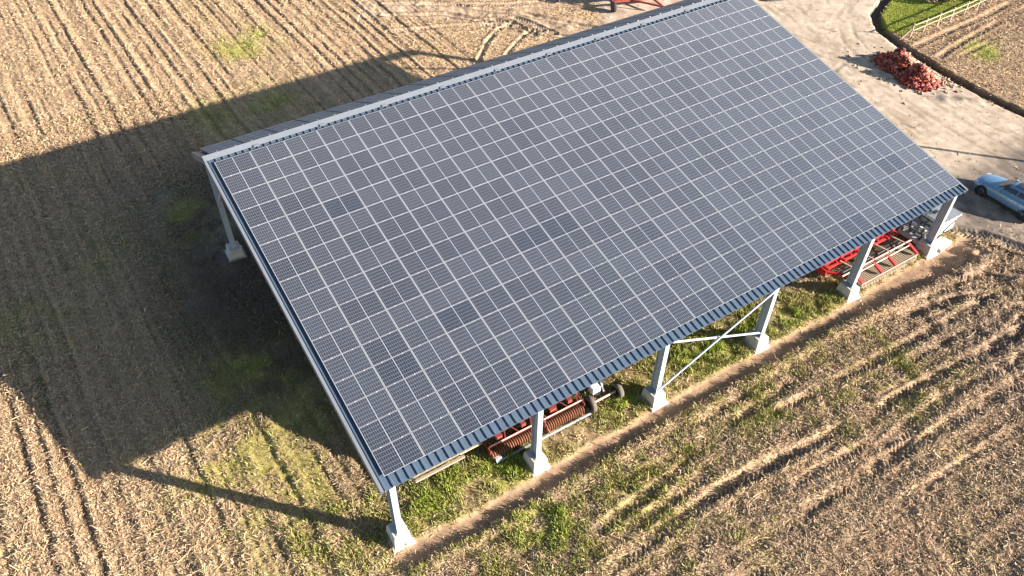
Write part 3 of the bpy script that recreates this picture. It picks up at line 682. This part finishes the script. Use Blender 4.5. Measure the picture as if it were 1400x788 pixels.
# ------------------------------------------------------------------ trailer, and an unseen load added to cast the shadow at the left end
tr = empty('flatbed_trailer', (3.1, 2.9, 0), 'flat trailer with pale plank deck and whitish side rail under the eave', 'trailer')
MB().box((.55, 1.6, .83), (3.5, 5.4, .06)).part('deck', M['wood'], tr)
MB().beam((-1.25, -1.28, .86), (1.25, -1.28, .86), .12, .10).part('side_rail', M['whitewood'], tr)
MB().beam((-.9, -.6, .72), (.9, -.6, .72), .12, .14).beam((-.9, 1.0, .72), (.9, 1.0, .72), .12, .14).beam((-.4, -1.2, .62), (-.4, 1.5, .62), .1, .1).beam((.4, -1.2, .62), (.4, 1.5, .62), .1, .1).part('underframe', M['rust'], tr)
wheel(tr, -.75, 1.9, .29, .2); wheel(tr, 1.85, 1.9, .29, .2)
ld = MB(); rws = []
for i in range(9):
    t = i / 8; y = -.6 + 4.6 * t; hgt = (1.2 + 1.25 * min(1, 2.2 * t)) * math.sin(math.pi * (.10 + .80 * t)) ** .35
    rws.append([Vector((.55 + 1.35 * math.copysign(abs(math.cos(a)) ** .55, math.cos(a)), y + .1, .865 + hgt * max(0, math.sin(a)) ** .6)) for a in np.linspace(0, math.pi, 15)])
ld.grid(rws); ld.add(rws[0], [tuple(range(15))]); ld.add(rws[-1], [tuple(range(14, -1, -1))]); ld.add([rws[0][0], rws[0][-1], rws[-1][-1], rws[-1][0]], [(0, 1, 2, 3)])
lo = MB(); lo.v, lo.f, lo.sm = [tuple(Vector(p) + Vector((3.1, 2.9, 0))) for p in ld.v], ld.f, ld.sm
lo.top('shadow_load', M['tarp'], (3.3, 3.3, .865), 'unseen sheeted load added on the flat trailer to cast a shadow past the left gable', 'load')

# ------------------------------------------------------------------ red harrow
hw = empty('red_harrow', (31.6, .9, 0), 'bright red harrow with tine rows and red arms under the eave by the fifth post', 'harrow')
hb = MB()
hb.beam((-3.6, 1.15, .78), (2.5, 1.15, .78), .42, .22); hb.beam((-3.5, .72, .72), (2.45, .72, .72), .14, .14)
hb.beam((-3.5, 1.7, .85), (2.4, 1.7, .85), .16, .16)
for x in (-3.5, -2.1, -.8, .5, 1.6, 2.4): hb.beam((x, .55, .80), (x, 1.75, .84), .12, .10)
hb.beam((-3.5, .95, .95), (2.4, .95, .95), .1, .16)
for k_ in range(14): hb.box((-3.3 + k_ * .42, 1.45, .93 + .03 * (k_ % 3)), (.2, .38, .12 + .05 * (k_ % 2)))
hb.part('main_frame', M['red'], hw, bevel=.02)
mt = MB()
for x in (-2.6, -1.4, -.2, .9, 1.9):
    mt.box((x, 1.2, .98), (.42, .34, .18)); mt.beam((x - .3, 1.62, .98), (x + .25, .9, 1.0), .09, .09); mt.box((x + .45, .95, .93), (.16, .2, .24)); mt.beam((x - .1, .7, .82), (x + .05, 1.3, 1.06), .06, .08)
mt.part('mounting_block', M['red'], hw, bevel=.012)
hd = MB(); hd.add([(-3.75, .55, .35), (-3.75, 1.5, .35), (-3.75, 1.5, .86), (-3.75, .55, .80), (-3.68, .55, .35), (-3.68, 1.5, .35), (-3.68, 1.5, .86), (-3.68, .55, .80)], [(0, 1, 2, 3), (7, 6, 5, 4), (0, 4, 5, 1), (1, 5, 6, 2), (2, 6, 7, 3), (3, 7, 4, 0)])
hd.beam((-3.6, .6, .62), (-2.9, -.1, .62), .1, .12); hd.part('end_plate', M['red'], hw)
MB().tube((-3.3, -.20, .80), (2.9, -.20, .80), .05).part('cross_tube', M['palered'], hw)
MB().tube((-2.2, -.42, .72), (2.3, -.42, .72), .035).part('adjuster_rod', M['palered'], hw)
for x in (-2.3, -.75, .55, 1.95): MB().beam((x - .12, .75, .82), (x + .12, -.28, .84), .06, .06).part('link_bar', M['palered'], hw)
for x in (-2.42, -.78, .40, 2.30): MB().beam((x, -.30, .74), (x + .04, -1.02, .44), .15, .13).part('arm', M['red'], hw)
MB().beam((-2.35, -.98, .30), (2.5, -.98, .30), .05, .05).part('rear_bar', M['palered'], hw)
for x0, x1 in ((-3.1, -1.7), (-1.35, .05), (.2, 1.35), (1.5, 2.3)):
    sp_ = MB(); n = int((x1 - x0) / .10)
    for i in range(n):
        x = x0 + (i + .5) * (x1 - x0) / n
        sp_.lathe((x, .28, .50), (1, 0, 0), [(-.028, .09), (-.02, .17), (.02, .17), (.028, .09)], 12)
    sp_.part('spring_row', M['spring'], hw)
tn = MB(); rt = random.Random(9)
for r in range(10):
    y = -.95 + r * .10
    tn.beam((-2.4, y, .30), (2.4, y, .30), .035, .035)
    for i in range(60):
        x = -2.36 + i * .08 + (.04 if r % 2 else 0) + (rt.random() - .5) * .03
        tn.beam((x, y, .31), (x + .03, y - .06, .14), .045, .03); tn.beam((x + .03, y - .06, .15), (x, y - .14 - .06 * rt.random(), .01), .04, .03)
tn.part('tine_rack', M['tine'], hw)
MB().beam((0, 1.7, .8), (0, 3.2, .6), .14, .14).beam((-.5, 1.7, .9), (0, 2.6, .8), .08, .1).beam((.5, 1.7, .9), (0, 2.6, .8), .08, .1).part('drawbar', M['red'], hw)

# ------------------------------------------------------------------ grey machine behind the corner post
gm = empty('grey_machine', (36.6, 1.15, 0), 'pale grey ribbed metal box machine with an open black frame beside the corner post', 'machine')
MB().box((.62, 0, .74), (1.5, 1.5, 1.0)).part('casing', M['whitemetal'], gm, bevel=.03)
lv = MB()
for i in range(4): lv.add([(-.20 + i * .44, -.84, 1.27), (.20 + i * .44, -.84, 1.42), (.20 + i * .44, .84, 1.42), (-.20 + i * .44, .84, 1.27), (-.20 + i * .44, -.84, 1.245), (.20 + i * .44, -.84, 1.245), (.20 + i * .44, .84, 1.245), (-.20 + i * .44, .84, 1.245)],
    [(0, 1, 2, 3), (7, 6, 5, 4), (0, 4, 5, 1), (1, 5, 6, 2), (2, 6, 7, 3), (3, 7, 4, 0)])
lv.part('ribbed_lid', M['whitemetal'], gm)
MB().tube((.1, .35, 1.3), (.1, .35, 1.6), .07).part('valve', M['black'], gm); MB().tube((.35, .5, 1.3), (.42, .5, 1.58), .05).part('valve', M['black'], gm); MB().box((.25, .1, 1.36), (.3, .2, .2)).part('control_box', M['black'], gm)
MB().beam((1.25, -.78, .95), (.5, -.78, .5), .05, .05).box((.45, -.78, .4), (.08, .05, .2)).part('latch', M['black'], gm)
MB().box((-1.0, 0, .36), (1.7, 1.5, .10)).box((-1.0, -.72, .5), (1.7, .06, .2)).box((-1.0, .72, .5), (1.7, .06, .2)).box((-1.83, 0, .5), (.06, 1.38, .2)).part('tray', M['greymach'], gm)
fb = MB()
for y in (-.62, 0, .62): fb.beam((-1.75, y, 1.0), (-.2, y, 1.0), .045, .045)
for x in (-1.75, -.98, -.2): fb.beam((x, -.64, 1.0), (x, .64, 1.0), .045, .045)
for x in (-1.75, -.98, -.2):
    for y in (-.62, .62): fb.beam((x, y, .42), (x, y, .98), .045, .045)
fb.part('cage', M['black'], gm)
rr = random.Random(3); en = MB(); en2 = MB()
for i in range(26):
    c = (-1.7 + rr.random() * 1.4, -.55 + rr.random() * 1.1, .48 + rr.random() * .32)
    (en if i % 3 else en2).box(c, (.1 + rr.random() * .26, .08 + rr.random() * .22, .08 + rr.random() * .2), Matrix.Rotation(rr.random() * 3, 3, 'Z') @ Matrix.Rotation(rr.random() * .8, 3, 'X'))
for i in range(5): en.tube((-1.6 + .3 * i, -.5 + rr.random() * .3, .7), (-1.4 + .3 * i, .5 * rr.random(), .62), .03, 8)
en.part('engine', M['spring'], gm); en2.part('pump', M['whitemetal'], gm)
for x in (-1.4, 1.0): MB().beam((x, -.6, .12), (x, .6, .12), .2, .2).part('skid', M['greymach'], gm)
cb = MB(); cb.box((36.25, -.12, .12), (1.35, .75, .24), Matrix.Rotation(.15, 3, 'Z'))
cbo = cb.top('concrete_block', M['concrete'], (36.25, -.12, 0), 'low pale concrete block on the dirt beside the corner post plinth', 'block')
bv = cbo.modifiers.new('edge', 'BEVEL'); bv.width = .06; bv.segments = 2

# ------------------------------------------------------------------ car (local: nose to +Y, x to the right)
car = empty('parked_car', (43.52, .16, .0), 'light blue hatchback parked on the dirt yard by the barn corner', 'car')
LEN = 4.7
def lerp(tab, t):
    for (a, p), (b, q) in zip(tab[:-1], tab[1:]):
        if t <= b:
            k = (t - a) / (b - a); k = k * k * (3 - 2 * k) * .5 + k * .5; return p + (q - p) * k
    return tab[-1][1]
HW = [(0, .60), (.04, .74), (.12, .86), (.25, .905), (.75, .905), (.9, .85), (.97, .74), (1, .62)]       # half width from nose to tail
DK = [(0, .62), (.03, .72), (.10, .82), (.22, .92), (.30, .97), (.5, 1.0), (.85, 1.06), (.95, 1.02), (1, .86)]  # deck (bonnet, shoulder) height
def ybody(t): return LEN / 2 - t * LEN
body = MB(); rows_ = []
for i in range(41):
    t = i / 40; y = ybody(t); h = lerp(HW, t); d = lerp(DK, t); b = .20 + (.10 if t < .03 or t > .97 else 0)
    nose = math.sin(math.pi * min(1, max(0, t)) ) ** .12 if 0 < t < 1 else .6
    prof = [(h * .90, b), (h * .985, b + .12), (h, .48), (h * .985, .62), (h * .955, d - .14), (h * .88, d - .04), (h * .70, d + .015), (h * .35, d + .045), (0, d + .055)]
    ring = [Vector((-a, y, z)) for a, z in prof] + [Vector((a, y, z)) for a, z in prof[-2::-1]]
    rows_.append(ring)
body.grid(rows_); body.add(rows_[0], [tuple(range(17))]); body.add(rows_[-1], [tuple(range(16, -1, -1))])
body.grid([[r[0] for r in rows_], [r[-1] for r in rows_]], False)
bo = body.part('body', M['carpaint'], car)
# greenhouse: rows of stations, split into roof, windscreen, rear window and side windows
GT = [(.28, 0.0), (.34, .2), (.40, .40), (.455, .52), (.52, .57), (.62, .575), (.72, .54), (.80, .46), (.88, .30), (.955, .02)]
def gh(t, s, inset=0):
    """s 0 = left sill, .5 = roof centre, 1 = right sill"""
    hh = lerp(GT, t); base = lerp(DK, t) - .02; wb = lerp(HW, t) * .90; wt = wb * (.98 - .30 * min(1, hh / .55))
    a = math.pi * s; cx = -math.copysign(abs(math.cos(a)) ** .45, math.cos(a)); z = math.sin(a) ** .62
    ww = wb + (wt - wb) * z; return Vector((cx * (ww - inset), ybody(t), base + (hh - inset) * z))
def patch(name, m, t0, t1, s0, s1, parent, nt_=10, ns=10, inset=0):
    mb = MB(); mb.grid([[gh(t0 + (t1 - t0) * i / nt_, s0 + (s1 - s0) * j / ns, inset) for j in range(ns + 1)] for i in range(nt_ + 1)])
    return mb.part(name, m, parent)
patch('cabin_shell', M['carpaint'], .28, .955, 0, 1, car, 30, 30, .006)
ws = patch('windscreen', M['glass'], .300, .445, .20, .80, car, 8, 12, -.006)
patch('rear_window', M['glass'], .82, .93, .22, .78, car, 8, 12, -.006)
for s0, s1 in ((.055, .215), (.785, .945)):
    patch('side_window', M['glass'], .40, .585, s0, s1, car, 8, 6, -.006); patch('side_window', M['glass'], .60, .76, s0, s1, car, 8, 6, -.006)
    patch('quarter_window', M['glass'], .775, .82, s0, s1, car, 4, 6, -.006)
patch('sunroof', M['glass'], .50, .70, .36, .64, car, 8, 8, -.008)
for sx in (-1, 1):
    for y in (1.55, -1.42):
        wl = MB().lathe((sx * .79, y, .335), (1, 0, 0), [(-.11, .20), (-.11, .30), (-.085, .333), (.085, .333), (.11, .30), (.11, .20)], 28).part('wheel', M['cartyre'], car)
        MB().lathe((sx * .79, y, .335), (1, 0, 0), [(-.10, .205), (.10, .205), (.10, .185), (-.10, .185)], 24).part('rim', M['rim'], wl)
        spk = MB()
        for k in range(10):
            a = k * math.pi / 5; spk.beam((sx * .885, y, .335), (sx * .885, y + .195 * math.cos(a), .335 + .195 * math.sin(a)), .02, .03)
        spk.tube((sx * .86, y, .335), (sx * .90, y, .335), .05).part('spoke_set', M['rim'], wl)
        ar = MB().lathe((sx * .80, y, .335), (1, 0, 0), [(-.16, .345), (-.16, .40), (.118, .40), (.118, .345)], 28)
        ar.part('wheel_arch', M['chassis'], car)
    mi = MB().box((sx * 1.0, ybody(.375), 1.02), (.2, .11, .13)); mi.part('mirror', M['carpaint'], car, bevel=.035)
    MB().box((sx * .893, .05, .30), (.05, 2.2, .12)).part('side_skirt', M['chassis'], car)
    for yy in (.02, -.80): MB().box((sx * .885, yy, .80), (.03, .17, .028)).part('door_handle', M['carpaint'], car)
    MB().box((sx * .60, LEN / 2 - .16, .665), (.34, .18, .09), Matrix.Rotation(-sx * .35, 3, 'Z')).part('headlight', M['lamp'], car, bevel=.03)
    MB().box((sx * .60, -LEN / 2 + .07, .80), (.36, .12, .10), Matrix.Rotation(sx * .3, 3, 'Z')).part('tail_light', M['red'], car, bevel=.03)
MB().box((0, LEN / 2 - .03, .40), (.9, .06, .16)).part('grille', M['chassis'], car)

# ------------------------------------------------------------------ red heap
def heap_h(x, y):
    a = 1.1 * math.exp(-(((x - 51.75) / 1.05) ** 2 + ((y - 15.4) / 1.25) ** 2) ** 1.15)
    b = 1.0 * math.exp(-(((x - 51.3) / 1.05) ** 2 + ((y - 13.3) / 1.05) ** 2) ** 1.15)
    n = math.sin(4.1 * x + 2.2 * y) * math.sin(3.3 * y - 1.7 * x) * .12 + math.sin(9.1 * x - 5 * y) * math.sin(7.7 * y + 3 * x) * .06
    m_ = max(a, b); return m_ * (1 + n * 1.6) + (n * .25 if m_ > .15 else 0)
hv, hf, hc = [], [], []
nn = 30
for i in range(nn + 1):
    for j in range(nn + 1):
        x = 49.2 + 4.6 * i / nn; y = 11.4 + 6.2 * j / nn; q_ = heap_h(x, y); hv.append((min(x, 53.1), y, q_ - .06 - (.5 if q_ < .06 else 0))); hc.append((.16, .035, .03))
for i in range(nn):
    for j in range(nn):
        a = i * (nn + 1) + j; hf.append((a, a + nn + 1, a + nn + 2, a + 1))
rr = random.Random(5)
PAL = [(.32, .042, .02), (.23, .028, .018), (.38, .075, .038), (.19, .025, .022), (.46, .17, .12), (.20, .09, .06)]
cnt = 0
while cnt < 1500:
    x = 49.2 + 4.6 * rr.random(); y = 11.3 + 6.4 * rr.random(); h = heap_h(x, y)
    if h < .10 and rr.random() > .12: continue
    if h < .02: continue
    cnt += 1; c = PAL[rr.randrange(6)]; k = .7 + .5 * rr.random()
    if x > 52.1 and rr.random() < .4: c = (.46, .36, .25)
    Rm = Matrix.Rotation(rr.random() * 6.3, 3, 'Z') @ Matrix.Rotation((rr.random() - .5) * 1.6, 3, 'X') @ Matrix.Rotation((rr.random() - .5) * 1.2, 3, 'Y')
    kk = .7 + .9 * rr.random() ** 2; d = ((.07 + .12 * rr.random()) * kk, (.03 + .04 * rr.random()) * kk, .025 + .03 * rr.random()); b0 = len(hv)
    for sx in (-1, 1):
        for sy in (-1, 1):
            for sz in (-1, 1): hv.append(tuple(Vector((x, y, h + .02)) + Rm @ Vector((sx * d[0], sy * d[1], sz * d[2])))); hc.append(tuple(q * k for q in c))
    for q in [(0, 1, 3, 2), (4, 6, 7, 5), (0, 4, 5, 1), (2, 3, 7, 6), (0, 2, 6, 4), (1, 5, 7, 3)]: hf.append(tuple(b0 + e for e in q))
for i in range(420):
    t = rr.random(); x = 52.75 + rr.gauss(0, .55) if i < 280 else 51.2 + rr.gauss(0, 1.4); y = 13.0 + rr.gauss(0, 1.1) if i < 280 else 14.4 + rr.gauss(0, 1.9)
    if x > 53.45: continue
    c = random.choice([(.40, .31, .21), (.30, .22, .15), (.22, .15, .10), (.34, .10, .07)]); s_ = .03 + .07 * rr.random(); Rm = Matrix.Rotation(rr.random() * 6.3, 3, 'Z') @ Matrix.Rotation(rr.random() * .6, 3, 'X'); b0 = len(hv); h0 = max(heap_h(x, y), 0) + .02
    for sx in (-1, 1):
        for sy in (-1, 1):
            for sz in (-1, 1): hv.append(tuple(Vector((x, y, h0)) + Rm @ Vector((sx * s_ * 1.6, sy * s_ * .6, sz * s_ * .4)))); hc.append(c)
    for q in [(0, 1, 3, 2), (4, 6, 7, 5), (0, 4, 5, 1), (2, 3, 7, 6), (0, 2, 6, 4), (1, 5, 7, 3)]: hf.append(tuple(b0 + e for e in q))
hv = np.array(hv) - np.array([51.2, 14.5, 0])
ho = bpy.data.objects.new('red_heap', fast_mesh('red_heap', hv, np.array(hf), M['heap'], np.array(hc))); COL.objects.link(ho); ho.location = (51.2, 14.5, 0)
tag(ho, 'heap of loose red pieces tipped on the dirt yard beside the dark ditch', 'heap')

# ------------------------------------------------------------------ fence
fe = empty('rail_fence', (56.5, 18.05, 0), 'white two rail wooden fence between the green lawn and the rutted track', 'fence')
fx = [0, 1.75, 3.55, 5.4, 7.4, 9.4, 11.4, 13.4, 15.4]
fy = [0, .05, .08, .12, .2, .32, .42, .52, .62]
for i, (a, b) in enumerate(zip(fx, fy)):
    MB().box((a, b, .56), (.10, .10, 1.30), Matrix.Rotation((rr.random() - .5) * .08, 3, 'Y')).part('post', M['whitewood'], fe)
for z in (1.08, .62):
    for i in range(len(fx) - 1): MB().beam((fx[i] + .005, fy[i] - .085, z + (rr.random() - .5) * .05), (fx[i + 1] - .005, fy[i + 1] - .085, z + (rr.random() - .5) * .05), .035, .09).part('rail', M['whitewood'], fe)
MB().beam((-.75, .25, .02), (-.05, .03, .75), .1, .1).part('strut', M['whitewood'], fe)

# ------------------------------------------------------------------ shrub by the lawn
def shrub(name, cx, cy, rx, ry, hgt, n, pal, label, seed):
    r = random.Random(seed); e = empty(name, (cx, cy, 0), label, 'shrub')
    st = MB()
    for i in range(14):
        a = r.random() * 6.3; k = r.random()
        st.tube((0, 0, 0), (math.cos(a) * rx * .6 * k, math.sin(a) * ry * .6 * k, hgt * .75), .03, 6, .008)
    st.part('stem', M['bark'], e)
    vv, ff, cc = [], [], []
    for i in range(n):
        a = r.random() * 6.3; q = r.random() ** .5; lump = .75 + .35 * math.sin(3 * a + seed) * math.sin(5 * q)
        x, y = math.cos(a) * rx * q * lump, math.sin(a) * ry * q * lump; z = hgt * (.12 + .88 * r.random() ** .6 * math.sqrt(max(0, 1 - q * q * .9)) * lump)
        s = .04 + .07 * r.random(); d1 = Vector((r.random() - .5, r.random() - .5, r.random() - .5)).normalized() * s; d2 = d1.orthogonal().normalized() * s * .6
        b0 = len(vv); p = Vector((x, y, z)); vv += [p - d1, p + d2, p + d1, p - d2]; ff.append((b0, b0 + 1, b0 + 2, b0 + 3)); c = pal[r.randrange(len(pal))]; cc += [c] * 4
    f = bpy.data.objects.new('foliage', fast_mesh('foliage', np.array([tuple(p) for p in vv]), np.array(ff), M['leaf'], np.array(cc))); COL.objects.link(f); f.parent = e
shrub('twiggy_shrub', 64.3, 21.2, 1.7, 1.3, 1.5, 2600, [(.16, .11, .09), (.24, .18, .13), (.10, .07, .06), (.12, .12, .05)], 'brown twiggy shrub growing on the green lawn behind the white fence', 2)
shrub('leafy_shrub', 66.9, 20.4, 1.0, .8, .7, 1300, [(.12, .17, .03), (.20, .24, .05), (.08, .11, .02)], 'low green shrub between the twiggy shrub and the white fence', 4)

# ------------------------------------------------------------------ red implement at the top, dark heap, pole
im = empty('red_implement', (40.3, 34.75, 0), 'faded red farm implement with a dark wheel standing behind the barn ridge', 'implement', None, -.35)
MB().beam((-2.0, -.5, .75), (3.0, -.5, .75), .16, .2).beam((-2.0, .7, .75), (3.0, .7, .75), .16, .2).beam((-1.6, -.5, .8), (-1.6, .7, .8), .14, .16).beam((.8, -.5, .8), (.8, .7, .8), .14, .16).beam((2.6, -.5, .8), (2.6, .7, .8), .14, .16).part('frame', M['fadedred'], im)
MB().beam((-.4, -.5, .8), (2.2, -1.9, .55), .12, .14).beam((1.6, -.5, .8), (2.2, -1.9, .55), .12, .14).part('drawbar', M['fadedred'], im)
MB().box((.4, .4, 2.3), (4.4, 1.3, 2.5)).part('hopper', M['fadedred'], im, bevel=.08)
MB().box((.4, .4, 3.6), (4.5, 1.4, .1)).part('lid', M['palered'], im)
MB().beam((-1.9, -.3, .8), (-1.9, -.3, 2.9), .12, .12).beam((2.8, -.3, .8), (2.8, -.3, 2.9), .12, .12).beam((-1.9, -.3, 2.9), (2.8, -.3, 2.9), .1, .12).part('gantry', M['fadedred'], im)
wheel(im, -1.95, -.9, .45, .3, 'cartyre', 'fadedred'); wheel(im, 2.6, 1.2, .45, .3, 'cartyre', 'fadedred')
for i in range(7): MB().lathe((-1.4 + i * .6, 1.25, .32), (1, .25, 0), [(-.02, .03), (-.035, .32), (.0, .32), (.02, .03)], 16).part('disc', M['rust'], im)
th_ = MB(); rws = []
for i in range(25):
    a = 2 * math.pi * i / 24; rws.append([Vector((53.0 + 2.4 * math.cos(a) * k, 29.9 + 1.5 * math.sin(a) * k, .75 * (1 - k ** 2.2) + .05 * math.sin(5 * a + 9 * k) * k)) for k in (1.0, .95, .85, .65, .4, .15, .0)])
th_.grid(rws); th_.top('sheeted_heap', M['tarp'], (53.0, 29.9, 0), 'low heap under black sheeting at the top edge of the dirt yard', 'heap')
up = empty('utility_pole', (54.9, -4.3, 0), 'timber utility pole standing past the car beside the yard', 'pole')
MB().tube((0, 0, -.5), (0, 0, 8), .14, 12, .10).part('shaft', M['bark'], up)
MB().beam((-.7, 0, 7.6), (.7, 0, 7.6), .1, .12).part('crossarm', M['bark'], up)
